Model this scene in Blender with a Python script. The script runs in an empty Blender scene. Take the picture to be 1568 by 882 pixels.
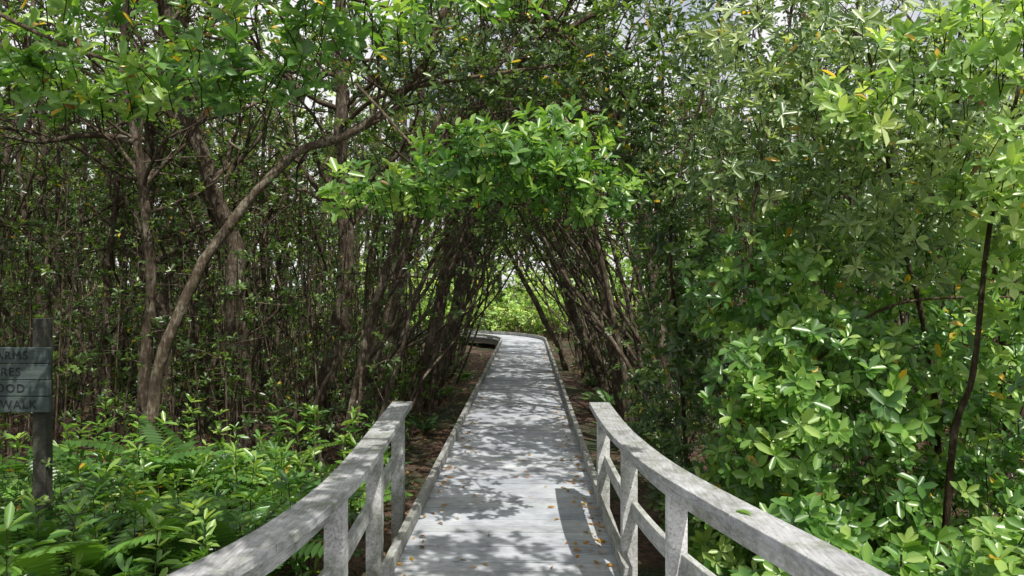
import bpy, math, random
import numpy as np
from mathutils import Vector
rng=np.random.default_rng(11); random.seed(11)
scene=bpy.context.scene
GZ=-0.35
# ------------------------------------------------------------ materials
def newmat(name):
    m=bpy.data.materials.new(name); m.use_nodes=True
    nt=m.node_tree; nt.nodes.clear()
    return m,nt,nt.nodes,nt.links
def N(ns,t,**k):
    n=ns.new(t)
    for a,b in k.items():
        if a=='inp':
            for i,v in b.items(): n.inputs[i].default_value=v
        else: setattr(n,a,b)
    return n
def ramp(ns,stops):
    r=ns.new('ShaderNodeValToRGB'); e=r.color_ramp.elements
    while len(e)>len(stops): e.remove(e[-1])
    while len(e)<len(stops): e.new(0.5)
    for i,(p,c) in enumerate(stops):
        e[i].position=p; e[i].color=(c[0],c[1],c[2],1) if len(c)==3 else c
    return r
def mat_leaf():
    m,nt,ns,ln=newmat('leaf_material')
    out=N(ns,'ShaderNodeOutputMaterial')
    at=N(ns,'ShaderNodeAttribute',attribute_name='col')
    p=N(ns,'ShaderNodeBsdfPrincipled',inp={'Roughness':0.34,'Specular IOR Level':0.8})
    ln.new(at.outputs['Color'],p.inputs['Base Color'])
    tr=N(ns,'ShaderNodeBsdfTranslucent')
    mul=N(ns,'ShaderNodeVectorMath',operation='MULTIPLY'); mul.inputs[1].default_value=(1.9,1.9,0.7)
    ln.new(at.outputs['Color'],mul.inputs[0]); ln.new(mul.outputs[0],tr.inputs['Color'])
    ms=N(ns,'ShaderNodeMixShader',inp={0:0.36})
    ln.new(p.outputs[0],ms.inputs[1]); ln.new(tr.outputs[0],ms.inputs[2]); ln.new(ms.outputs[0],out.inputs[0])
    return m
def mat_bark():
    m,nt,ns,ln=newmat('bark_material')
    out=N(ns,'ShaderNodeOutputMaterial'); tc=N(ns,'ShaderNodeTexCoord')
    mp=N(ns,'ShaderNodeMapping'); mp.inputs['Scale'].default_value=(1,1,0.3)
    ln.new(tc.outputs['Object'],mp.inputs[0])
    nz=N(ns,'ShaderNodeTexNoise',inp={'Scale':38.0,'Detail':7.0,'Roughness':0.75}); ln.new(mp.outputs[0],nz.inputs['Vector'])
    n2=N(ns,'ShaderNodeTexNoise',inp={'Scale':5.0,'Detail':5.0,'Roughness':0.65}); ln.new(tc.outputs['Object'],n2.inputs['Vector'])
    r=ramp(ns,[(0.32,(0.022,0.018,0.013)),(0.5,(0.10,0.077,0.055)),(0.66,(0.36,0.33,0.27))]); 
    ad=N(ns,'ShaderNodeMath',operation='MULTIPLY_ADD',inp={1:0.6,2:-0.05}); ln.new(nz.outputs['Fac'],ad.inputs[0])
    a2=N(ns,'ShaderNodeMath',operation='MULTIPLY_ADD',inp={1:0.5}); ln.new(n2.outputs['Fac'],a2.inputs[0]); ln.new(ad.outputs[0],a2.inputs[2])
    ln.new(a2.outputs[0],r.inputs[0])
    at=N(ns,'ShaderNodeAttribute',attribute_name='col')
    mx=N(ns,'ShaderNodeVectorMath',operation='MULTIPLY'); ln.new(r.outputs[0],mx.inputs[0]); ln.new(at.outputs['Color'],mx.inputs[1])
    p=N(ns,'ShaderNodeBsdfPrincipled',inp={'Roughness':0.9,'Specular IOR Level':0.2}); ln.new(mx.outputs[0],p.inputs['Base Color'])
    b=N(ns,'ShaderNodeBump',inp={'Strength':1.0,'Distance':0.03}); ln.new(nz.outputs['Fac'],b.inputs['Height']); ln.new(b.outputs[0],p.inputs['Normal'])
    ln.new(p.outputs[0],out.inputs[0]); return m
def mat_wood(name,stops,stretch,grain=60,algae=0.0,bump=0.004,rough=0.75):
    m,nt,ns,ln=newmat(name)
    out=N(ns,'ShaderNodeOutputMaterial'); tc=N(ns,'ShaderNodeTexCoord')
    mp=N(ns,'ShaderNodeMapping'); mp.inputs['Scale'].default_value=stretch
    ln.new(tc.outputs['Object'],mp.inputs[0])
    nz=N(ns,'ShaderNodeTexNoise',inp={'Scale':float(grain),'Detail':5.0,'Roughness':0.65}); ln.new(mp.outputs[0],nz.inputs['Vector'])
    n2=N(ns,'ShaderNodeTexNoise',inp={'Scale':2.3,'Detail':7.0,'Roughness':0.68}); ln.new(tc.outputs['Object'],n2.inputs['Vector'])
    a1=N(ns,'ShaderNodeMath',operation='MULTIPLY',inp={1:0.45}); ln.new(nz.outputs['Fac'],a1.inputs[0])
    a2=N(ns,'ShaderNodeMath',operation='MULTIPLY_ADD',inp={1:0.55}); ln.new(n2.outputs['Fac'],a2.inputs[0]); ln.new(a1.outputs[0],a2.inputs[2])
    r=ramp(ns,stops); ln.new(a2.outputs[0],r.inputs[0])
    at=N(ns,'ShaderNodeAttribute',attribute_name='col')
    mx=N(ns,'ShaderNodeVectorMath',operation='MULTIPLY'); ln.new(r.outputs[0],mx.inputs[0]); ln.new(at.outputs['Color'],mx.inputs[1])
    cur=mx.outputs[0]
    if algae>0:
        n3=N(ns,'ShaderNodeTexNoise',inp={'Scale':7.0,'Detail':8.0,'Roughness':0.75}); ln.new(tc.outputs['Object'],n3.inputs['Vector'])
        mr=N(ns,'ShaderNodeMapRange',inp={'From Min':0.46,'From Max':0.64,'To Min':0.0,'To Max':algae}); ln.new(n3.outputs['Fac'],mr.inputs['Value'])
        mi=N(ns,'ShaderNodeMix',data_type='RGBA'); ln.new(mr.outputs[0],mi.inputs[0]); ln.new(cur,mi.inputs[6]); mi.inputs[7].default_value=(0.16,0.175,0.12,1)
        n4=N(ns,'ShaderNodeTexNoise',inp={'Scale':60.0,'Detail':3.0}); ln.new(tc.outputs['Object'],n4.inputs['Vector'])
        mr2=N(ns,'ShaderNodeMapRange',inp={'From Min':0.62,'From Max':0.74,'To Min':0.0,'To Max':0.65}); ln.new(n4.outputs['Fac'],mr2.inputs['Value'])
        mj=N(ns,'ShaderNodeMix',data_type='RGBA'); ln.new(mr2.outputs[0],mj.inputs[0]); ln.new(mi.outputs[2],mj.inputs[6]); mj.inputs[7].default_value=(0.10,0.10,0.09,1)
        cur=mj.outputs[2]
    p=N(ns,'ShaderNodeBsdfPrincipled',inp={'Roughness':rough,'Specular IOR Level':0.35}); ln.new(cur,p.inputs['Base Color'])
    b=N(ns,'ShaderNodeBump',inp={'Strength':0.8,'Distance':bump}); ln.new(nz.outputs['Fac'],b.inputs['Height']); ln.new(b.outputs[0],p.inputs['Normal'])
    ln.new(p.outputs[0],out.inputs[0]); return m
def mat_ground():
    m,nt,ns,ln=newmat('leaf_litter_soil')
    out=N(ns,'ShaderNodeOutputMaterial'); tc=N(ns,'ShaderNodeTexCoord')
    v=N(ns,'ShaderNodeTexVoronoi',inp={'Scale':22.0,'Randomness':1.0}); ln.new(tc.outputs['Object'],v.inputs['Vector'])
    r=ramp(ns,[(0.0,(0.03,0.018,0.012)),(0.35,(0.08,0.045,0.03)),(0.7,(0.13,0.072,0.048)),(1.0,(0.055,0.038,0.028))])
    sx=N(ns,'ShaderNodeSeparateColor'); ln.new(v.outputs['Color'],sx.inputs[0]); ln.new(sx.outputs[0],r.inputs[0])
    n=N(ns,'ShaderNodeTexNoise',inp={'Scale':1.1,'Detail':5.0}); ln.new(tc.outputs['Object'],n.inputs['Vector'])
    r2=ramp(ns,[(0.46,(0,0,0)),(0.62,(1,1,1))]); ln.new(n.outputs['Fac'],r2.inputs[0])
    mi=N(ns,'ShaderNodeMix',data_type='RGBA'); ln.new(r2.outputs[0],mi.inputs[0]); ln.new(r.outputs[0],mi.inputs[6]); mi.inputs[7].default_value=(0.035,0.05,0.018,1)
    p=N(ns,'ShaderNodeBsdfPrincipled',inp={'Roughness':0.9}); ln.new(mi.outputs[2],p.inputs['Base Color'])
    b=N(ns,'ShaderNodeBump',inp={'Strength':1.0,'Distance':0.03}); ln.new(v.outputs['Distance'],b.inputs['Height']); ln.new(b.outputs[0],p.inputs['Normal'])
    ln.new(p.outputs[0],out.inputs[0]); return m
LEAF=mat_leaf(); BARK=mat_bark(); GROUND=mat_ground()
DECK=mat_wood('weathered_deck_boards',[(0.36,(0.20,0.215,0.245)),(0.5,(0.43,0.455,0.50)),(0.64,(0.62,0.645,0.68))],(0.12,1,1),90,0.0,0.004)
RAIL=mat_wood('weathered_white_rail',[(0.36,(0.19,0.19,0.185)),(0.48,(0.43,0.43,0.43)),(0.62,(0.68,0.68,0.68))],(1,0.10,1),75,0.7,0.004)
SIGN=mat_wood('grey_green_sign_board',[(0.3,(0.03,0.045,0.047)),(0.5,(0.06,0.085,0.088)),(0.7,(0.10,0.13,0.13))],(0.1,1,1),50,0.2)
# ------------------------------------------------------------ mesh helpers
class Build:
    def __init__(s): s.V=[];s.F=[];s.M=[];s.C=[];s.S=[];s.n=0
    def add(s,v,f,mat,col,smooth):
        v=np.asarray(v,dtype=np.float32).reshape(-1,3); f=np.asarray(f,dtype=np.int32).reshape(-1,4)
        s.V.append(v); s.F.append(f+s.n); s.n+=len(v)
        s.M.append(np.full(len(f),mat,np.int32)); c=np.asarray(col,dtype=np.float32)
        if c.ndim==1: c=np.tile(c,(len(f),1))
        s.C.append(c); s.S.append(np.full(len(f),smooth,bool))
    def pack(s):
        return tuple(np.concatenate(a) for a in (s.V,s.F,s.M,s.C,s.S))
    def put(s,pk,loc,rot,sc,tint=1.0):
        V,F,M,C,S=pk; c_,s_=math.cos(rot),math.sin(rot)
        W=V*np.array([sc,sc,sc*random.uniform(.9,1.1)],np.float32); lean=(random.uniform(-.05,.05),random.uniform(-.05,.05))
        X=W[:,0]*c_-W[:,1]*s_+W[:,2]*lean[0]+loc[0]; Y=W[:,0]*s_+W[:,1]*c_+W[:,2]*lean[1]+loc[1]
        s.V.append(np.stack([X,Y,W[:,2]+loc[2]],1).astype(np.float32)); s.F.append(F+s.n); s.n+=len(V)
        s.M.append(M); s.C.append((C*tint).astype(np.float32)); s.S.append(S)
    def mesh(s,name,mats):
        V,F,M,C,S=s.pack()
        me=bpy.data.meshes.new(name)
        me.vertices.add(len(V)); me.vertices.foreach_set('co',V.ravel())
        me.loops.add(F.size); me.loops.foreach_set('vertex_index',F.ravel())
        me.polygons.add(len(F)); me.polygons.foreach_set('loop_start',np.arange(0,F.size,4,dtype=np.int32))
        me.polygons.foreach_set('material_index',M); me.polygons.foreach_set('use_smooth',S)
        a=me.attributes.new('col','FLOAT_COLOR','FACE')
        a.data.foreach_set('color',np.concatenate([C,np.ones((len(C),1),np.float32)],1).ravel())
        me.update(calc_edges=True)
        for m in mats: me.materials.append(m)
        return me
    def obj(s,name,mats,bevel=0):
        o=bpy.data.objects.new(name,s.mesh(name,mats)); scene.collection.objects.link(o)
        if bevel:
            b=o.modifiers.new('bevel','BEVEL'); b.width=bevel; b.segments=2; b.limit_method='ANGLE'
        return o
def tube(B,pts,rad,sides=6,mat=0,col=(1,1,1)):
    P=np.array(pts,dtype=float); n=len(P); R=np.asarray(rad,dtype=float)
    if R.ndim==0: R=np.full(n,float(R))
    T=np.gradient(P,axis=0); T/=np.linalg.norm(T,axis=1)[:,None]+1e-9
    ref=np.array([0.31,0.95,0.05]) if abs(T[0][1])<0.8 else np.array([1,0.1,0.1])
    A=np.cross(T,ref); A/=np.linalg.norm(A,axis=1)[:,None]+1e-9; Bn=np.cross(T,A)
    th=np.arange(sides)*2*math.pi/sides
    V=P[:,None,:]+R[:,None,None]*(np.cos(th)[None,:,None]*A[:,None,:]+np.sin(th)[None,:,None]*Bn[:,None,:])
    i=np.arange(n-1)[:,None]*sides; j=np.arange(sides)[None,:]; k=(j+1)%sides
    F=np.stack([i+j,i+k,i+sides+k,i+sides+j],-1).reshape(-1,4)
    B.add(V.reshape(-1,3),F,mat,col,True)
def catmull(pts,m=6):
    P=np.array(pts,dtype=float); P=np.vstack([2*P[0]-P[1],P,2*P[-1]-P[-2]]); o=[]
    for i in range(1,len(P)-2):
        for t in np.linspace(0,1,m,endpoint=False):
            a,b,c,d=P[i-1],P[i],P[i+1],P[i+2]
            o.append(0.5*((2*b)+(-a+c)*t+(2*a-5*b+4*c-d)*t*t+(-a+3*b-3*c+d)*t**3))
    o.append(P[-2]); return np.array(o)
def norm(v): return v/(np.linalg.norm(v,axis=-1,keepdims=True)+1e-9)
def leaves(B,p,d,nrm,L,W,col,mat=1,fold=0.18,droop=0.12):
    d=norm(d); s=norm(np.cross(d,nrm)); n=np.cross(s,d)
    L=L[:,None];W=W[:,None]
    v0=p; v1=p+d*L*0.38+s*W*0.40+n*W*fold; v2=p+d*L*0.76+s*W*0.46+n*(W*fold-L*droop*0.4)
    v3=p+d*L-n*L*droop; v4=p+d*L*0.76-s*W*0.46+n*(W*fold-L*droop*0.4); v5=p+d*L*0.38-s*W*0.40+n*W*fold
    V=np.stack([v0,v1,v2,v3,v4,v5],1).reshape(-1,3)
    b=np.arange(len(p))[:,None]*6
    F=np.stack([b+np.array([0,1,2,3]),b+np.array([0,3,4,5])],1).reshape(-1,4)
    B.add(V,F,mat,np.repeat(col,2,axis=0),True)
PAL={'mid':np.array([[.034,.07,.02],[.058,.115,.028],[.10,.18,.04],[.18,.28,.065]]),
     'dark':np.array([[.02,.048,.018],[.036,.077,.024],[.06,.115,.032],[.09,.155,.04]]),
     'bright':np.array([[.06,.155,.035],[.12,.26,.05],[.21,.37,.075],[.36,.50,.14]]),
     'lime':np.array([[.16,.30,.07],[.26,.41,.11],[.40,.54,.18],[.56,.66,.32]]),  # lime and olive: sunlit, overexposed brightness put into the leaf colour
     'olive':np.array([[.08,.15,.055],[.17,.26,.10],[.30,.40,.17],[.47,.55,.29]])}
def rosettes(B,R,pal='mid',yellow=0.009,mat=1,wl=0.42):
    R=np.array(R,dtype=float)
    if len(R)==0: return
    cnt=R[:,7].astype(int); idx=np.repeat(np.arange(len(R)),cnt); n=len(idx)
    k=np.concatenate([np.arange(c) for c in cnt])
    ax=norm(R[idx,3:6]+1e-4); ref=norm(rng.normal(size=(len(R),3)))[idx]
    u=norm(np.cross(ax,ref)); v=np.cross(ax,u)
    th=k*2.39996+rng.normal(0,0.25,n); el=rng.uniform(0.05,1.05,n)
    rad=u*np.cos(th)[:,None]+v*np.sin(th)[:,None]
    d=rad*np.cos(el)[:,None]+ax*np.sin(el)[:,None]; d[:,2]-=0.12
    nr=norm(ax*np.cos(el)[:,None]-rad*np.sin(el)[:,None]+rng.normal(0,0.22,(n,3)))
    L=R[idx,6]*rng.uniform(0.6,1.12,n); W=L*rng.uniform(wl*0.85,wl*1.15,n)
    p=R[idx,0:3]-ax*(k*0.006*rng.uniform(0.5,1.5,n))[:,None]
    # darker / lighter clumps, varied by position
    cl=0.55*np.sin(R[:,0]*3.7+R[:,2]*2.1)*np.sin(R[:,2]*4.3-R[:,1]*1.9)+0.35*np.sin(R[:,0]*8.1+R[:,1]*5.3+R[:,2]*7.0)
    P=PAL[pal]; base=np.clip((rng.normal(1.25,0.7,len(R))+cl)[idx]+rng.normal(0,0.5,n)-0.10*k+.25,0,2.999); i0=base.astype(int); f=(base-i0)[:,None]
    c=P[i0]*(1-f)+P[i0+1]*f
    y=rng.random(n)<yellow; c[y]=np.array([.70,.46,.05])*rng.uniform(0.7,1.1,(y.sum(),1))
    br=rng.random(n)<yellow*0.3; c[br]=np.array([.22,.11,.04])
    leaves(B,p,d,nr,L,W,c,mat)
def ru(): 
    v=rng.normal(size=3); return v/np.linalg.norm(v)
def grow(B,R,p,d,L,r,lvl,ls,up=0.15,dens=1.0):
    n=5 if lvl>0 else 4; pts=[np.array(p,float)]; d=np.array(d,float)
    for i in range(n):
        d=norm(d+ru()*0.28+np.array([0,0,up])*0.5); pts.append(pts[-1]+d*L/n)
    tube(B,pts,np.linspace(r,r*0.45,n+1),5 if r>0.012 else 3,0,(0.9,0.85,0.8))
    if lvl>0:
        nb=int(round((4 if lvl==1 else 5)*dens))
        for j in range(nb):
            i=random.randint(1,n); q=pts[i]; dd=norm(norm(pts[i]-pts[i-1])*0.7+ru()*0.9+np.array([0,0,up]))
            grow(B,R,q,dd,L*random.uniform(0.4,0.65),r*0.5,lvl-1,ls,up,dens)
        R.append([*pts[-1],*(d+np.array([0,0,.4])),ls,7])
    else:
        for i in range(2,n+1):
            if i==n or random.random()<0.45*dens:
                q=pts[i]+ru()*0.03; R.append([*q,*(d*0.5+ru()*0.5+np.array([0,0,.6])),ls*random.uniform(.8,1.1),random.randint(5,8)])
def shoot(B,R,q,ls):
    d=norm(ru()*np.array([1,1,.3])+np.array([0,0,.2])); L=random.uniform(.2,.7)
    e=q+d*L+np.array([0,0,random.uniform(-.1,.15)]); m=(q+e)/2+ru()*0.05
    tube(B,[q,m,e],[.007,.005,.003],3,0,(.9,.85,.8))
    for t in (0.5,0.75,1): 
        R.append([*(q+(e-q)*t+ru()*.03),*(d*.5+ru()*.4+np.array([0,0,.6])),ls*.75,random.randint(4,7)])
def tree(B,path,r0,r1,crown=(0.45,1.0),nb=13,blen=1.3,ls=0.085,pal='mid',shoots=10,tint=.85,lvl=2,dens=1.0,sides=8):
    pts=catmull(path,5)
    w=rng.normal(0,r0*0.18,(len(pts),3)); w[1:-1]=(w[:-2]+w[1:-1]+w[2:])/1.8; pts[1:-1]+=w[1:-1]*np.array([1,1,.2])
    n=len(pts); rr=np.linspace(r0,r1,n)*(1+rng.normal(0,0.05,n)); rr[0]*=1.35
    tube(B,pts,rr,sides,0,(tint,tint*.98,tint*.95)); R=[]
    for j in range(nb):
        t=random.uniform(*crown); i=min(n-1,int(t*(n-1))); tan=norm(pts[i]-pts[max(0,i-1)])
        dd=norm(tan*0.35+ru()*np.array([1,1,.45])+np.array([0,0,.25]))
        grow(B,R,pts[i],dd,blen*random.uniform(.6,1.2),max(0.008,rr[i]*0.45),lvl-1,ls,0.12,dens)
    grow(B,R,pts[-1],norm(pts[-1]-pts[-2]),blen,r1,lvl,ls,0.15,dens)
    for j in range(shoots): shoot(B,R,pts[random.randint(1,int(n*0.65))],ls)
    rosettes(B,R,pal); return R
# ------------------------------------------------------------ ground
def gh(x,y):
    a=np.clip((np.abs(x+0.1)-1.0)/2.0,0,1)
    return GZ+0.05*a*(np.sin(x*1.3+y*.7)+np.sin(y*1.7-x*.4))+0.03*np.sin(x*3.1)*np.sin(y*2.7)
def g1(x,y): return float(gh(np.array(x),np.array(y)))
xs=np.concatenate([np.linspace(-900,-45,8),np.linspace(-40,40,161),np.linspace(45,900,8)])
ys=np.concatenate([np.linspace(-900,-25,8),np.linspace(-20,60,161),np.linspace(65,900,8)])
X,Y=np.meshgrid(xs,ys,indexing='ij'); Z=gh(X,Y); B=Build()
ny=len(ys); i,j=np.meshgrid(np.arange(len(xs)-1),np.arange(ny-1),indexing='ij')
F=np.stack([i*ny+j,(i+1)*ny+j,(i+1)*ny+j+1,i*ny+j+1],-1).reshape(-1,4)
B.add(np.stack([X,Y,Z],-1).reshape(-1,3),F,0,(1,1,1),True); B.obj('ground',[GROUND])
# ------------------------------------------------------------ boardwalk
XL,XR=-0.80,0.56; YS=22.6; RC=4.5; CX=(XL+XR)/2; HW=(XR-XL)/2; AM=0.85; SE=31
def path(s):
    if s<YS: return np.array([CX,s,0.]),np.array([0,1.,0])
    a=(s-YS)/RC
    if a<AM: return np.array([CX-RC+RC*math.cos(a),YS+RC*math.sin(a),0]),np.array([-math.sin(a),math.cos(a),0])
    e=np.array([CX-RC+RC*math.cos(AM),YS+RC*math.sin(AM),0]); t=np.array([-math.sin(AM),math.cos(AM),0]); return e+t*(s-YS-AM*RC),t
def side(t): return np.array([t[1],-t[0],0])
def hexa(B,bot,top,mat=0,col=(1,1,1)):
    V=np.vstack([bot,top]); B.add(V,[[3,2,1,0],[4,5,6,7],[0,1,5,4],[1,2,6,5],[2,3,7,6],[3,0,4,7]],mat,col,False)
def sweep(B,pts,w,h,mat=0,col=(1,1,1),zoff=0):
    P=np.array(pts,float); T=norm(np.gradient(P,axis=0)); S=np.stack([T[:,1],-T[:,0],0*T[:,0]],1); S=norm(S); U=np.array([0,0,1.])
    V=[]
    for q,s in zip(P,S): V+= [q-s*w/2+U*zoff,q+s*w/2+U*zoff,q+s*w/2+U*(zoff+h),q-s*w/2+U*(zoff+h)]
    F=[]; n=len(P)
    for a in range(n-1):
        for b in range(4): c=(b+1)%4; F.append([a*4+b,a*4+c,a*4+4+c,a*4+4+b])
    F.append([3,2,1,0]); e=(n-1)*4; F.append([e,e+1,e+2,e+3]); B.add(V,np.array(F)[:,::-1],mat,col,False)
def flare(s): return 0.0 if s>3.9 else min(0.6,(3.9-s)*0.26)
B=Build(); s=-3.0; pw=0.138
while s<SE:
    g=0.009; p0,t0=path(s+g/2); p1,t1=path(s+pw-g/2); S0,S1=side(t0),side(t1)
    fl=flare(s); e1=HW+fl*.7+0.0+random.uniform(0,.012); e2=HW+fl+random.uniform(0,.012); z=random.uniform(-.003,.002)
    q=[p0-S0*e1,p0+S0*e2,p1+S1*e2,p1-S1*e1]
    b=[v+np.array([0,0,-.035+z]) for v in q]; tp=[v+np.array([0,0,z]) for v in q]
    k=random.uniform(.78,1.05); hexa(B,b,tp,0,(k,k*random.uniform(.985,1.01),k*random.uniform(.97,1.03))); s+=pw
planks=B.obj('deck_planks',[DECK],0.003)
B=Build()
for off in (-HW+.06,0,HW-.06):
    pts=[]; 
    for s in np.arange(-3,SE,0.5): p,t=path(s); pts.append(p+side(t)*off)
    sweep(B,pts,.06,.16,0,(.3,.28,.25),-.2)
s=-2.0
while s<SE:
    p,t=path(s)
    for sg in (-1,1):
        q=p+side(t)*sg*(HW-.13); sweep(B,[q-t*.05,q+t*.05],.1,.45,0,(.6,.6,.55),-.65)
    s+=2.4
frame=B.obj('support_frame',[RAIL],0.003)
B=Build()
for sg in (-1,1):
    s=4.1
    while s<SE-3:
        pts=[]
        for u in np.linspace(s,s+2.95,9): p,t=path(u); pts.append(p+side(t)*sg*(HW-.005)+np.array([0,0,random.uniform(-.002,.002)]))
        k=random.uniform(.6,.85); sweep(B,pts,.05,.085,0,(k,k,k*.97),.02)
        for u in (s+.1,s+1.5,s+2.8):
            p,t=path(u); q=p+side(t)*sg*(HW-.005); sweep(B,[q-t*.1,q+t*.1],.044,.017,0,(.6,.6,.6),.002)
        s+=2.96
curb=B.obj('curb_rails',[RAIL],0.004)
bw=bpy.data.objects.new('boardwalk',None); scene.collection.objects.link(bw)
for o in (planks,frame,curb): o.parent=bw
# ------------------------------------------------------------ railings
def railing(ctrl,posts,inner):
    B=Build(); pts=catmull(ctrl,6); RT=0.775
    P=pts.copy(); P[:,2]=RT-.04; cut=26
    for a,b,k in ((0,cut+1,.80),(cut,len(P),.74)):
        Q=P[a:b].copy()
        if a: Q[0]=Q[0]+(Q[1]-Q[0])*.03
        sweep(B,Q,.155,.04,0,(k,k*1.01,k*1.05))
    T=norm(np.gradient(P,axis=0)); S=np.stack([T[:,1],-T[:,0],0*T[:,0]],1)
    Q=P+S*inner*.045; Q[:,2]=RT-.043-.115; sweep(B,Q,.038,.113,0,(1.05,1.05,1.03))
    Q=P+S*inner*.045; Q[:,2]=.30; sweep(B,Q,.036,.095,0,(.85,.86,.84))
    ysrt=P[:,1][::-1]; xsrt=P[:,0][::-1]
    for yy in posts:
        xx=np.interp(yy,ysrt,xsrt); c=np.array([xx-inner*.022,yy,0.]); k=random.uniform(1.05,1.2)
        sweep(B,[c-np.array([0,.045,0]),c+np.array([0,.045,0])],.09,RT-.043+.35,0,(k,k,k),-.35)
    return B.obj('wooden_railing',[RAIL],0.004)
railing([(-.965,5.68,0),(-.92,4.9,0),(-.87,4.0,0),(-.85,3.3,0),(-.90,2.7,0),(-1.03,2.2,0),(-1.28,1.5,0),(-1.55,.7,0),(-1.8,-.3,0)],[5.6,4.4,3.35,2.3,1.1,.0],1)
railing([(.55,5.68,0),(.555,5.0,0),(.58,4.4,0),(.66,3.7,0),(.80,3.1,0),(.97,2.5,0),(1.1,2.0,0),(1.3,1.3,0),(1.5,.5,0),(1.7,-.3,0)],[5.6,4.4,3.55,2.5,1.3,.0],-1)
# ------------------------------------------------------------ sign
sg=bpy.data.objects.new('wooden_sign',None); scene.collection.objects.link(sg)
B=Build(); SX,SY=-3.33,5.0
for k in range(4):
    z0=.80+k*.112; c=random.uniform(.85,1.15); xr=SX+.06+random.uniform(-.006,.006)
    hexa(B,[(xr-1.25,SY-.02,z0),(xr,SY-.02,z0),(xr,SY+.015,z0),(xr-1.25,SY+.015,z0)],[(xr-1.25,SY-.02,z0+.107),(xr,SY-.02,z0+.107),(xr,SY+.015,z0+.107),(xr-1.25,SY+.015,z0+.107)],0,(c,c,c))
o=B.obj('sign_boards',[SIGN],.004); o.parent=sg
B=Build()
for xx in (SX-.03,SX-1.1):
    hexa(B,[(xx-.045,SY+.018,-.5),(xx+.045,SY+.018,-.5),(xx+.045,SY+.1,-.5),(xx-.045,SY+.1,-.5)],[(xx-.045,SY+.018,1.44),(xx+.045,SY+.018,1.44),(xx+.045,SY+.1,1.44),(xx-.045,SY+.1,1.44)],0,(.6,.42,.34))
o=B.obj('sign_posts',[SIGN],.004); o.parent=sg
tm,nt,ns,ln=newmat('sign_lettering'); out=N(ns,'ShaderNodeOutputMaterial'); p=N(ns,'ShaderNodeBsdfPrincipled',inp={'Base Color':(.012,.018,.02,1),'Roughness':.8}); ln.new(p.outputs[0],out.inputs[0])
for k,tx in enumerate(['BOARDWALK','DRIFTWOOD','SHORES','FARMS']):
    cu=bpy.data.curves.new('text','FONT'); cu.body=tx; cu.size=.08; cu.align_x='RIGHT'; cu.extrude=.002; cu.space_character=1.2
    t=bpy.data.objects.new('letters_%d'%k,cu); t.location=(SX-.02-(.03,.08,.11,.06)[k]*(k>0),SY-.0225,.828+k*.112); t.rotation_euler=(math.pi/2,0,0)
    cu.materials.append(tm); scene.collection.objects.link(t); t.parent=sg
# ------------------------------------------------------------ hero trees
def hero(path_,r0,r1,**k):
    B=Build(); tree(B,path_,r0*1.12,r1,sides=12,**k); return B.obj('mangrove_tree',[BARK,LEAF])
hero([(-3.29,8.5,-.5),(-3.33,8.5,.8),(-3.37,8.5,1.95),(-3.6,8.5,2.7),(-3.93,8.4,3.68),(-4.1,8.3,4.6),(-4.1,8.2,6)],.11,.055,nb=18,crown=(.5,1),shoots=18,tint=.75)
hero([(-3.67,7,-.5),(-3.62,7,.1),(-3.52,7,.9),(-3.15,7,1.77),(-2.78,7,2.33),(-2.22,7,2.92),(-1.72,6.9,3.07),(-1.29,6.8,3.32),(-.98,6.7,3.63),(-.67,6.6,4.25)],.055,.03,nb=14,crown=(.6,1),shoots=12,tint=1.2)
hero([(-3.94,7.5,-.5),(-3.9,7.5,.9),(-3.87,7.5,1.9),(-4.0,7.5,3.17),(-4.1,7.4,4.0),(-4,7.3,5)],.06,.03,nb=14,crown=(.5,1),shoots=20,tint=.8)
hero([(-4.0,7.5,3.15),(-4.4,7.4,3.2),(-4.97,7.3,3.12),(-5.6,7.2,3.3)],.035,.015,nb=8,crown=(.2,1),shoots=0)
hero([(-2.53,9,-.5),(-2.5,9,.1),(-2.37,9,.85),(-2.25,9,2.37),(-2.26,9,3.6),(-2.28,8.9,4.67),(-2.1,8.8,6)],.12,.055,nb=18,crown=(.5,1),shoots=14,tint=.75)
hero([(-2.3,9.5,-.5),(-2.15,9.5,.1),(-1.75,9.5,1.4),(-1.33,9.5,2.75),(-.9,9.4,3.65),(-.2,9.2,4.3),(.5,9,4.8)],.10,.04,nb=14,crown=(.6,1),shoots=6)
hero([(-1.62,12,-.5),(-1.44,12,1.2),(-1.25,12,2.8),(-.8,12,3.9),(0,12,4.7)],.07,.03,nb=12,crown=(.65,1))
hero([(1.55,14,-.5),(1.35,14,.1),(.9,14,1.15),(.58,14,2.4),(.2,14,3.26),(-.35,14,4),(-1,14,4.5)],.10,.04,nb=12,crown=(.65,1))
hero([(1.05,18,-.5),(.75,18,.2),(.19,18,1.33),(-.45,18,2.5),(-1.0,18,3.7),(-1.4,18,4.8)],.08,.03,nb=10,crown=(.65,1))
hero([(1.5,11,-.5),(1.33,11,.2),(1.18,11,1.26),(.84,11,2.6),(.4,11,3.5),(-.3,10.8,4.2)],.085,.035,nb=14,crown=(.6,1))
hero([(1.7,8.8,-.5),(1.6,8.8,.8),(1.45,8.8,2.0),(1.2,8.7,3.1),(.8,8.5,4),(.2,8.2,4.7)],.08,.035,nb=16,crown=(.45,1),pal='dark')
hero([(-5.3,6.5,-.5),(-5.2,6.5,1.2),(-5.4,6.4,2.6),(-5.3,6.2,4.5)],.095,.04,nb=14,crown=(.5,1),shoots=18,tint=.7)
hero([(-4.6,9.5,-.5),(-4.7,9.5,1.2),(-4.9,9.4,2.6),(-4.6,9.2,4.9)],.095,.04,nb=14,crown=(.5,1),shoots=18,tint=.7)
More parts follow.
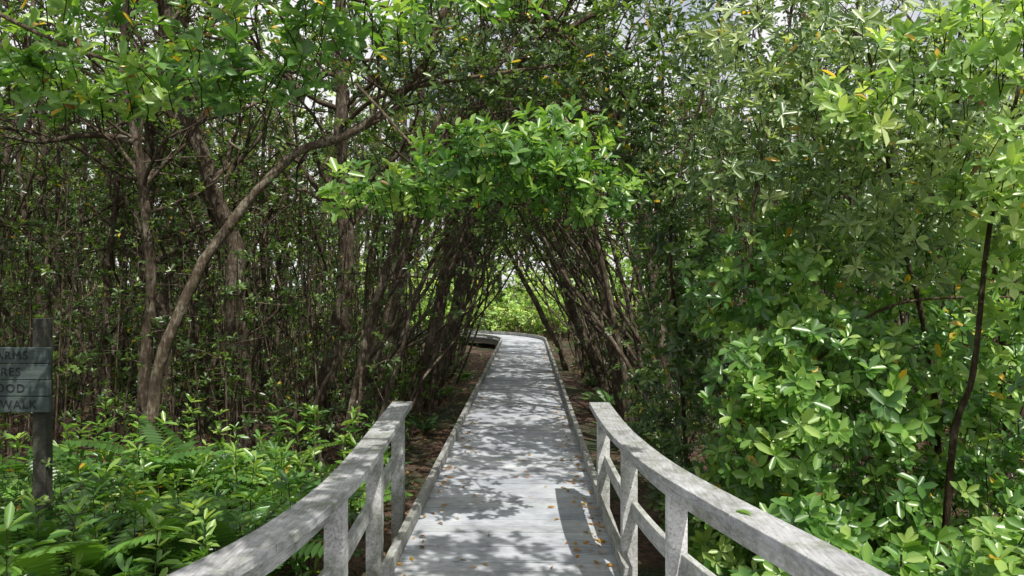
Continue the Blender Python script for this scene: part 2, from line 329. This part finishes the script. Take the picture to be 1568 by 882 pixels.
# ------------------------------------------------------------ thicket (one mesh)
protos=[]
for k in range(9):
    B=Build(); H=random.uniform(4.8,6.5)
    if k<4:
        a=random.uniform(1.3,2.2); pth=[(0,0,-.3),(a*.08,0,H*.15),(a*.32,random.uniform(-.15,.15),H*.42),(a*.7,random.uniform(-.2,.2),H*.7),(a*1.25,0,H*.92)]
    else:
        a=random.uniform(-.5,.5); b=random.uniform(-.5,.5); pth=[(0,0,-.3),(a*.3,b*.2,H*.25),(a*.3+random.uniform(-.1,.1),b*.7,H*.5),(a,b,H*.78),(a*1.2,b*1.4,H)]
    tree(B,pth,random.uniform(.045,.085),.02,nb=12,crown=(.5,1),blen=1.1,ls=.102,pal='mid',shoots=20 if k>3 else 7,sides=6)
    q=[(x+random.uniform(-.5,.5)*(z>0)+.15,y+random.uniform(-.5,.5)*(z>0)+.1,z*.85) for x,y,z in pth]
    tree(B,q,.032,.012,nb=5,crown=(.5,1),blen=.8,ls=.09,shoots=8,sides=5)
    q=[(x+random.uniform(-.8,.8)*(z>0)-.15,y+random.uniform(-.6,.6)*(z>0)-.15,z*.8) for x,y,z in pth]
    tube(B,catmull(q,5),np.linspace(.028,.01,21),5,0,(.9,.85,.8))
    protos.append(B.pack())
T=Build()
def inst(pk,x,y,rot,s,tint=1.0): T.put(pk,(x,y,g1(x,y)),rot,s,tint)
y=7.5
while y<20.5:
    for sg in (-1,1):
        if sg>0 and y<9: continue
        x=CX+sg*random.uniform(1.35,2.1); inst(protos[random.randint(0,3)],x,y+random.uniform(-.3,.3),(0 if sg<0 else math.pi)+random.uniform(-.35,.35),random.uniform(.8,1.05))
    y+=.8
cnt=0; placed=[]
while cnt<165:
    y=random.uniform(6.5,27); x=random.uniform(-.62*y-2,.62*y+2)
    if abs(x-CX)<2.2: continue
    if y>20 and -6<x<4.5: continue
    if x>5 and random.random()<.4: continue
    if any((x-a)**2+(y-b)**2<.6 for a,b in placed): continue
    if y<9 and x<0 and x>-5.6: continue
    if 0<x<4.5 and y<8: continue
    placed.append((x,y)); inst(protos[random.randint(3,8)],x,y,random.uniform(0,6.28),random.uniform(.75,1.15),random.uniform(.75,1.15)); cnt+=1
for x,y in [(-3.6,2.2),(-4.6,3.6),(-3.6,-.2),(-5.5,1.5),(-2.4,-1.5)]:  # out-of-view trees, added so their crowns shade the near deck
    inst(protos[random.randint(4,8)],x,y,random.uniform(0,6.28),1.0)
T.obj('mangrove_thicket',[BARK,LEAF])
B=Build(); R=[]
for _ in range(430):
    y=random.uniform(7.5,17); x=random.uniform(-.68*y-1,-1.9) if random.random()<.78 else random.uniform(1.9,.6*y)
    z0=g1(x,y); H=random.uniform(.8,3.8); dx,dy=random.uniform(-.4,.4),random.uniform(-.4,.4)
    pts=catmull([(x,y,z0),(x+dx*.3,y+dy*.4,z0+H*.4),(x+dx,y+dy,z0+H)],4); tube(B,pts,np.linspace(.014,.005,len(pts)),4,0,(.7,.66,.6))
    for j in range(random.randint(4,9)):
        q=pts[random.randint(3,len(pts)-1)]; 
        if random.random()<.5: R.append([*(q+ru()*.1),*(ru()*.5+np.array([0,0,.7])),.075,6])
        else: shoot(B,R,q,.1)
rosettes(B,R,'mid',.006); B.obj('mangrove_saplings',[BARK,LEAF])
# ------------------------------------------------------------ foliage clouds
def cloud(name,blobs,pal,ls,limbs,yellow=.009,axis=(0,-.3,.7),wl=.42,twig=.15):
    B=Build(); R=[]
    for l in limbs:
        c=catmull(l[0],6); tube(B,c,np.linspace(l[1],l[1]*.4,len(c)),6,0,(1.2,1.1,1))
    for (c,r,n) in blobs:
        c=np.array(c);r=np.array(r)
        for _ in range(n):
            v=ru()*random.random()**.45; q=c+v*r
            a=np.array(axis)+v*.55+ru()*.45; a=norm(a)
            R.append([*q,*a,ls*random.uniform(.75,1.15),random.randint(6,9)])
            if random.random()<.6:
                e=q-a*twig*.7+np.array([0,0,-.05])+ru()*.03; tube(B,[e,q-a*twig*.4,q],[.0035,.003,.002],3,0,(.5,.7,.3))
    rosettes(B,R,pal,yellow,1,wl); return B.obj(name,[BARK,LEAF])
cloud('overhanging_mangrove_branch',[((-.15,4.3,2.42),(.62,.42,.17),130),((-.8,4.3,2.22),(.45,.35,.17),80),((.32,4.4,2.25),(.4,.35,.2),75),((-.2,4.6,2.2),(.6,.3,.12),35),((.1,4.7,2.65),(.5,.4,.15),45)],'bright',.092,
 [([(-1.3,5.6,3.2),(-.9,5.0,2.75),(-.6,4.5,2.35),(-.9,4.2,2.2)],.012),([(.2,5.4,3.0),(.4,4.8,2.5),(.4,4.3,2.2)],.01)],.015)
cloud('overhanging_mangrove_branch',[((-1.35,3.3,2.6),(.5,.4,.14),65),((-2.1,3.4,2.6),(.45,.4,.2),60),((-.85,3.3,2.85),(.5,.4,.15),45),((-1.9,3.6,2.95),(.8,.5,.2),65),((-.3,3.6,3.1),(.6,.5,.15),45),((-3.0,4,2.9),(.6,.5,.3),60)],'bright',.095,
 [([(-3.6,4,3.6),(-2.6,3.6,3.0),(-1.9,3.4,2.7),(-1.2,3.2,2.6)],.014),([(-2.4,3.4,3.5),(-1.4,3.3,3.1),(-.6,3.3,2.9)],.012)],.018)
cloud('overhanging_mangrove_branch',[((-.6,6.3,3.6),(1.6,.8,.4),210),((.8,6.3,3.4),(.9,.8,.6),190),((-2.3,6.6,3.9),(1.3,.8,.4),110),((1.0,6.8,2.9),(.5,.6,.7),130),((1.6,6.6,3.9),(.6,.6,.4),110)],'mid',.09,
 [([(-2.3,9,3.6),(-1.5,7.5,3.6),(-.5,6.5,3.5),(.6,6,3.5)],.03),([(1.6,8.8,2.2),(1.3,7.6,2.9),(.9,6.6,3.3),(.3,6,3.7)],.03)],.014)
cloud('shade_canopy',[((.9,4.7,4.3),(.8,.8,.3),130),((.9,2.1,4.1),(.8,.7,.3),170),((.1,1.0,4.1),(1.0,1.0,.3),220),((-1.5,2.2,4.1),(1.3,1.5,.4),280),((.4,6.8,4.8),(1.6,1.3,.4),200),((.6,9.5,5.0),(2.0,1.6,.4),220),((.9,.2,4.3),(.8,.6,.3),60)],'mid',.1,  # leaves mostly above the view, added with gaps to dapple deck and rails
 [([(-3.6,2.2,2.6),(-2.6,2.3,3.7),(-1,2.4,4.1),(.8,2.4,4.2)],.035),([(-2.4,-1.5,2.6),(-1.6,-.6,3.7),(-.2,.6,4.2),(1,1,4.2)],.03)],.01)
# big shrub on the right
st=[([(2.3,4.2,-.4),(2.33,4.1,.8),(2.38,4,1.2),(2.47,4,2.0),(2.6,3.9,2.9)],.022),([(1.7,5.2,-.4),(1.65,5.1,1),(1.5,5,2),(1.7,5,3.2)],.02),([(1.4,6.4,-.4),(1.3,6.3,1),(1.2,6.2,2.2),(1.5,6.2,3.4)],.022),
 ([(2.9,5.2,-.4),(2.7,5,1.1),(2.4,4.8,2),(2.1,4.6,3.1)],.025),([(3.6,5.6,-.4),(3.4,5.4,1.5),(3.0,5.2,2.6),(2.9,5,3.6)],.03),([(1.9,3.7,-.4),(1.8,3.6,.1),(1.75,3.5,.4)],.012),([(1.7,5.2,.8),(2.3,4.9,1.5),(3.1,4.7,1.6)],.015)]
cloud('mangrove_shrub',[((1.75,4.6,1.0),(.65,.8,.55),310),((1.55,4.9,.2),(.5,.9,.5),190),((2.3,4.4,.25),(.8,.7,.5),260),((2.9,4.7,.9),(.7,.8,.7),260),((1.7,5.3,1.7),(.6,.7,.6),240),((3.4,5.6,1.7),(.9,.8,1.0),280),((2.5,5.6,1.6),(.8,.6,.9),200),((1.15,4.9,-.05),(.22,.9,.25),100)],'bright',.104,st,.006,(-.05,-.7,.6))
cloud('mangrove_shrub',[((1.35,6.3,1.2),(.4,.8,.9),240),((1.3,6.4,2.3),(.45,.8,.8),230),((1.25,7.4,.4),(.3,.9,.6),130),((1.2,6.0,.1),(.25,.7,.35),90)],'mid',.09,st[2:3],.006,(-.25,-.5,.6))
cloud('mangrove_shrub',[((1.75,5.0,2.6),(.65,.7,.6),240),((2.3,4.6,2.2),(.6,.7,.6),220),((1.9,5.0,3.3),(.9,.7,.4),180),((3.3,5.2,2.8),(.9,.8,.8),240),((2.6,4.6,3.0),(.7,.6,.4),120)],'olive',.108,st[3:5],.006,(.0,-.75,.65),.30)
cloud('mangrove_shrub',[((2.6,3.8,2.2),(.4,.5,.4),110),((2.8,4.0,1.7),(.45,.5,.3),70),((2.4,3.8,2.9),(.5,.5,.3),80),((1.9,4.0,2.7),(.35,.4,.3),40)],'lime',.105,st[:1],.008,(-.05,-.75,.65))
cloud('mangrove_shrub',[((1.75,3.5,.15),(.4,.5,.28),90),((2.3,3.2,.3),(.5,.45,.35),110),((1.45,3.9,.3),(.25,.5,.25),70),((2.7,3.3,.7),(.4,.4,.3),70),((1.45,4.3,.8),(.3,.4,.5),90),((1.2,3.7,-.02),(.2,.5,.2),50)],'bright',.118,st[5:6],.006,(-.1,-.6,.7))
# low understory shrubs
sh=[]
for k in range(5):
    B=Build(); R=[]
    for _ in range(16):
        a=random.uniform(0,6.28); d=norm(np.array([math.cos(a)*.6,math.sin(a)*.6,1.1])); grow(B,R,(random.uniform(-.2,.2),random.uniform(-.2,.2),-.05),d,random.uniform(.5,1.2),.009,1,.085,.12)
    rosettes(B,R,'lime' if k==4 else ('mid' if k%2 else 'bright'),.006); sh.append(B.pack())
T=Build(); c=0
while c<150:
    y=random.uniform(4.2,31); x=random.uniform(-.62*y-2,.62*y+2)
    if (abs(x-CX)<1.35 and y<24) or (y<6 and abs(x)<2.2) or (22<y<28 and -5<x<2): continue
    if x<0 and 6.5<y<17 and random.random()<.6: continue
    if x<0 and y<6.5 and random.random()<.4: continue
    inst(sh[c%4],x,y,random.uniform(0,6.28),random.uniform(.45,1.0),.8); c+=1
for k in range(34): inst(sh[4],random.uniform(-5,4),random.uniform(28,33),random.uniform(0,6.28),random.uniform(.9,2.4),1.2)  # lime colour and raised tint paint the tunnel end as sunlit
T.obj('understory_shrubs',[BARK,LEAF])
# belt behind, extra sunlit brightness put into lime leaf colours, all lime at centre
B=Build(); R=[];R2=[]
for _ in range(18000):
    x=random.uniform(-36,36); y=random.uniform(34,42); z=random.random()*14-.3
    if math.sin(x*.9+z*1.3)+math.sin(x*2.3-z*2)+random.uniform(-1,1)*.9< -0.9+ max(0,z-5.0)*.24: continue
    (R if random.random()<.35 and not(abs(x)<5) else R2).append([x,y,z,*(ru()*.6+np.array([0,-.3,.7])),.34,8])
rosettes(B,R,'bright',.003); rosettes(B,R2,'lime',.003)
for _ in range(220):
    x=random.uniform(-36,36); y=random.uniform(34,42); tube(B,catmull([(x,y,-.4),(x+random.uniform(-.3,.3),y,3),(x+random.uniform(-1,1),y,11)],4),.09,5,0)
B.obj('distant_trees',[BARK,LEAF])
# ------------------------------------------------------------ ferns
def fern_mesh(nf,L0,base):
    B=Build()
    for f in range(nf):
        a=f*2.4+random.uniform(-.3,.3); L=L0*random.uniform(.7,1.1); el=random.uniform(.85,1.35); n=26
        t=np.linspace(0,1,n); h=np.array([math.cos(a),math.sin(a),0]); el_t=el-t*random.uniform(1.0,1.5)
        st_=np.stack([np.cos(el_t)*h[0],np.cos(el_t)*h[1],np.sin(el_t)],1)*L/n; P=np.cumsum(st_,0)
        tube(B,P[::3],np.linspace(.005,.002,len(P[::3])),3,0,(.8,1,.5))
        T=norm(st_); sd=norm(np.cross(T,np.array([0,0,1.]))); up=np.cross(sd,T); fc=random.uniform(.55,1.5)
        for sg_ in (-1,1):
            k=np.arange(4,n); d=sd[k]*sg_+T[k]*.35-up[k]*.05; ll=L*.2*np.sin(np.pi*np.clip((t[k]*.92+.06),0,1))**.7+.01
            c=np.tile(np.array(base)*fc,(len(k),1))*rng.uniform(.8,1.2,(len(k),1))
            leaves(B,P[k],d,up[k]+rng.normal(0,.1,(len(k),3)),ll,np.full(len(k),L/n*1.05),c,1,.05,.15)
    return B.mesh('fern_mesh',[BARK,LEAF])
fm=[fern_mesh(9,.85,(.12,.25,.045)),fern_mesh(10,.7,(.06,.15,.05)),fern_mesh(12,1.0,(.075,.17,.04)),fern_mesh(8,.6,(.15,.28,.05))]
spots=[(-2.9,5.6),(-2.35,5.0),(-3.5,6.0),(-2.1,4.2),(-2.7,4.4),(-1.9,6.3),(-3.1,6.6),(-2.45,7.2),(-4.0,5.6),(-1.75,5.1),(-3.3,4.8),(-1.6,8.2),(-2.0,3.4),(-1.45,4.2),(-1.9,4.7),(1.35,7.5),(1.25,9.2),(-1.4,10),(1.3,12),(-1.5,13.5),(-1.35,16),(1.3,15),(-4.6,6.6),(-3.8,4.4),(-1.5,6.6),(-1.45,7.4)]
for i_,(x,y) in enumerate(spots):
    o=bpy.data.objects.new('fern',fm[i_%4]); scene.collection.objects.link(o); o.location=(x,y,g1(x,y)); s=random.uniform(.9,1.3)*(0.55 if (y>8 or x>-1.8) else 1)
    o.scale=(s,s,s); o.rotation_euler=(random.uniform(-.15,.15),random.uniform(-.15,.15),random.uniform(0,6.28))
B=Build(); R=[]
for _ in range(300):
    x=random.uniform(-4.6,-1.3); y=random.uniform(3.3,7.5)
    z0=g1(x,y); h=random.uniform(.12,.8); q=np.array([x,y,z0+h]); tube(B,[(x+random.uniform(-.1,.1),y,z0),q],[.005,.003],3,0)
    for t in (0,.09,.18,.3):
        if t<h: R.append([*(q-np.array([0,0,t])),*(ru()*.3+np.array([0,0,1])),random.uniform(.09,.15),random.randint(4,7)])
rosettes(B,R,'bright',.006,1,.3); B.obj('mangrove_seedlings',[BARK,LEAF])
# ------------------------------------------------------------ litter
def flat(name,xy,z,L,cols,tilt):
    n=len(xy); B=Build(); p=np.column_stack([xy,z]); a=rng.uniform(0,6.28,n); d=np.stack([np.cos(a),np.sin(a),rng.normal(0,tilt,n)],1)
    nr=np.tile([0,0,1.],(n,1))+rng.normal(0,tilt*1.5,(n,3)); c=np.array(cols)[rng.integers(0,len(cols),n)]*rng.uniform(.6,1.2,(n,1))
    leaves(B,p,d,nr,L,L*.42,c,0,.12,.05); return B.obj(name,[LEAF])
n=24000; x=rng.uniform(-11,-1.0,n); x[:8000]=rng.uniform(1.0,7,8000); y=rng.uniform(3.5,22,n)
flat('leaf_litter',np.column_stack([x,y]),gh(x,y)+rng.uniform(.008,.04,n),rng.uniform(.05,.09,n),[(.20,.095,.06),(.13,.065,.04),(.26,.15,.09),(.09,.055,.04),(.33,.21,.1)],.25)
n=680; y=3.4+rng.random(n)**1.3*18; sd=rng.random(n); x=np.where(sd<.5,XR-.04-np.abs(rng.normal(0,.12,n)),np.where(sd<.75,XL+.04+np.abs(rng.normal(0,.10,n)),rng.uniform(XL,XR,n)))
flat('fallen_leaves',np.column_stack([x,y]),np.full(n,.008),rng.uniform(.03,.07,n),[(.5,.24,.03),(.48,.30,.05),(.24,.13,.06),(.55,.32,.04)],.1)
flat('leaf_on_railing',np.array([[.86,2.85]]),np.array([.781]),np.array([.085]),[(.16,.3,.05)],.02)
# ------------------------------------------------------------ light, world, camera
S=Vector((.32,-.55,1.0)).normalized(); el=math.asin(S.z); az=math.atan2(S.x,S.y)
sl=bpy.data.lights.new('sun','SUN'); sl.energy=5; sl.angle=math.radians(.5); sl.color=(1,.96,.88)
so=bpy.data.objects.new('sun',sl); so.rotation_euler=S.to_track_quat('Z','Y').to_euler(); scene.collection.objects.link(so)
w=bpy.data.worlds.new('World'); scene.world=w; w.use_nodes=True; nt=w.node_tree; nt.nodes.clear()
o=nt.nodes.new('ShaderNodeOutputWorld'); bg=nt.nodes.new('ShaderNodeBackground'); sk=nt.nodes.new('ShaderNodeTexSky')
sk.sky_type='NISHITA'; sk.sun_disc=False; sk.sun_elevation=el; sk.sun_rotation=az; sk.air_density=1.0; sk.dust_density=5.0; sk.ozone_density=.6; bg.inputs[1].default_value=.15
tc=nt.nodes.new('ShaderNodeTexCoord'); cn=nt.nodes.new('ShaderNodeTexNoise'); cn.inputs['Scale'].default_value=3.0; cn.inputs['Detail'].default_value=6
mr=nt.nodes.new('ShaderNodeMapRange'); mr.inputs['From Min'].default_value=.34; mr.inputs['From Max'].default_value=.52
mi=nt.nodes.new('ShaderNodeMix'); mi.data_type='RGBA'; mi.inputs[7].default_value=(6.6,6.6,6.6,1)
nt.links.new(tc.outputs['Generated'],cn.inputs['Vector']); nt.links.new(cn.outputs['Fac'],mr.inputs['Value']); nt.links.new(mr.outputs[0],mi.inputs[0])
nt.links.new(sk.outputs[0],mi.inputs[6]); nt.links.new(mi.outputs[2],bg.inputs[0]); nt.links.new(bg.outputs[0],o.inputs[0])
cd=bpy.data.cameras.new('camera'); cd.lens=26; cd.sensor_width=36; cd.clip_end=3000; cd.clip_start=.05
co=bpy.data.objects.new('camera',cd); co.location=(0,0,1.65); co.rotation_euler=(math.radians(90),0,math.radians(1.2)); scene.collection.objects.link(co); scene.camera=co
scene.view_settings.view_transform='Standard'; scene.view_settings.look='None'; scene.view_settings.exposure=0
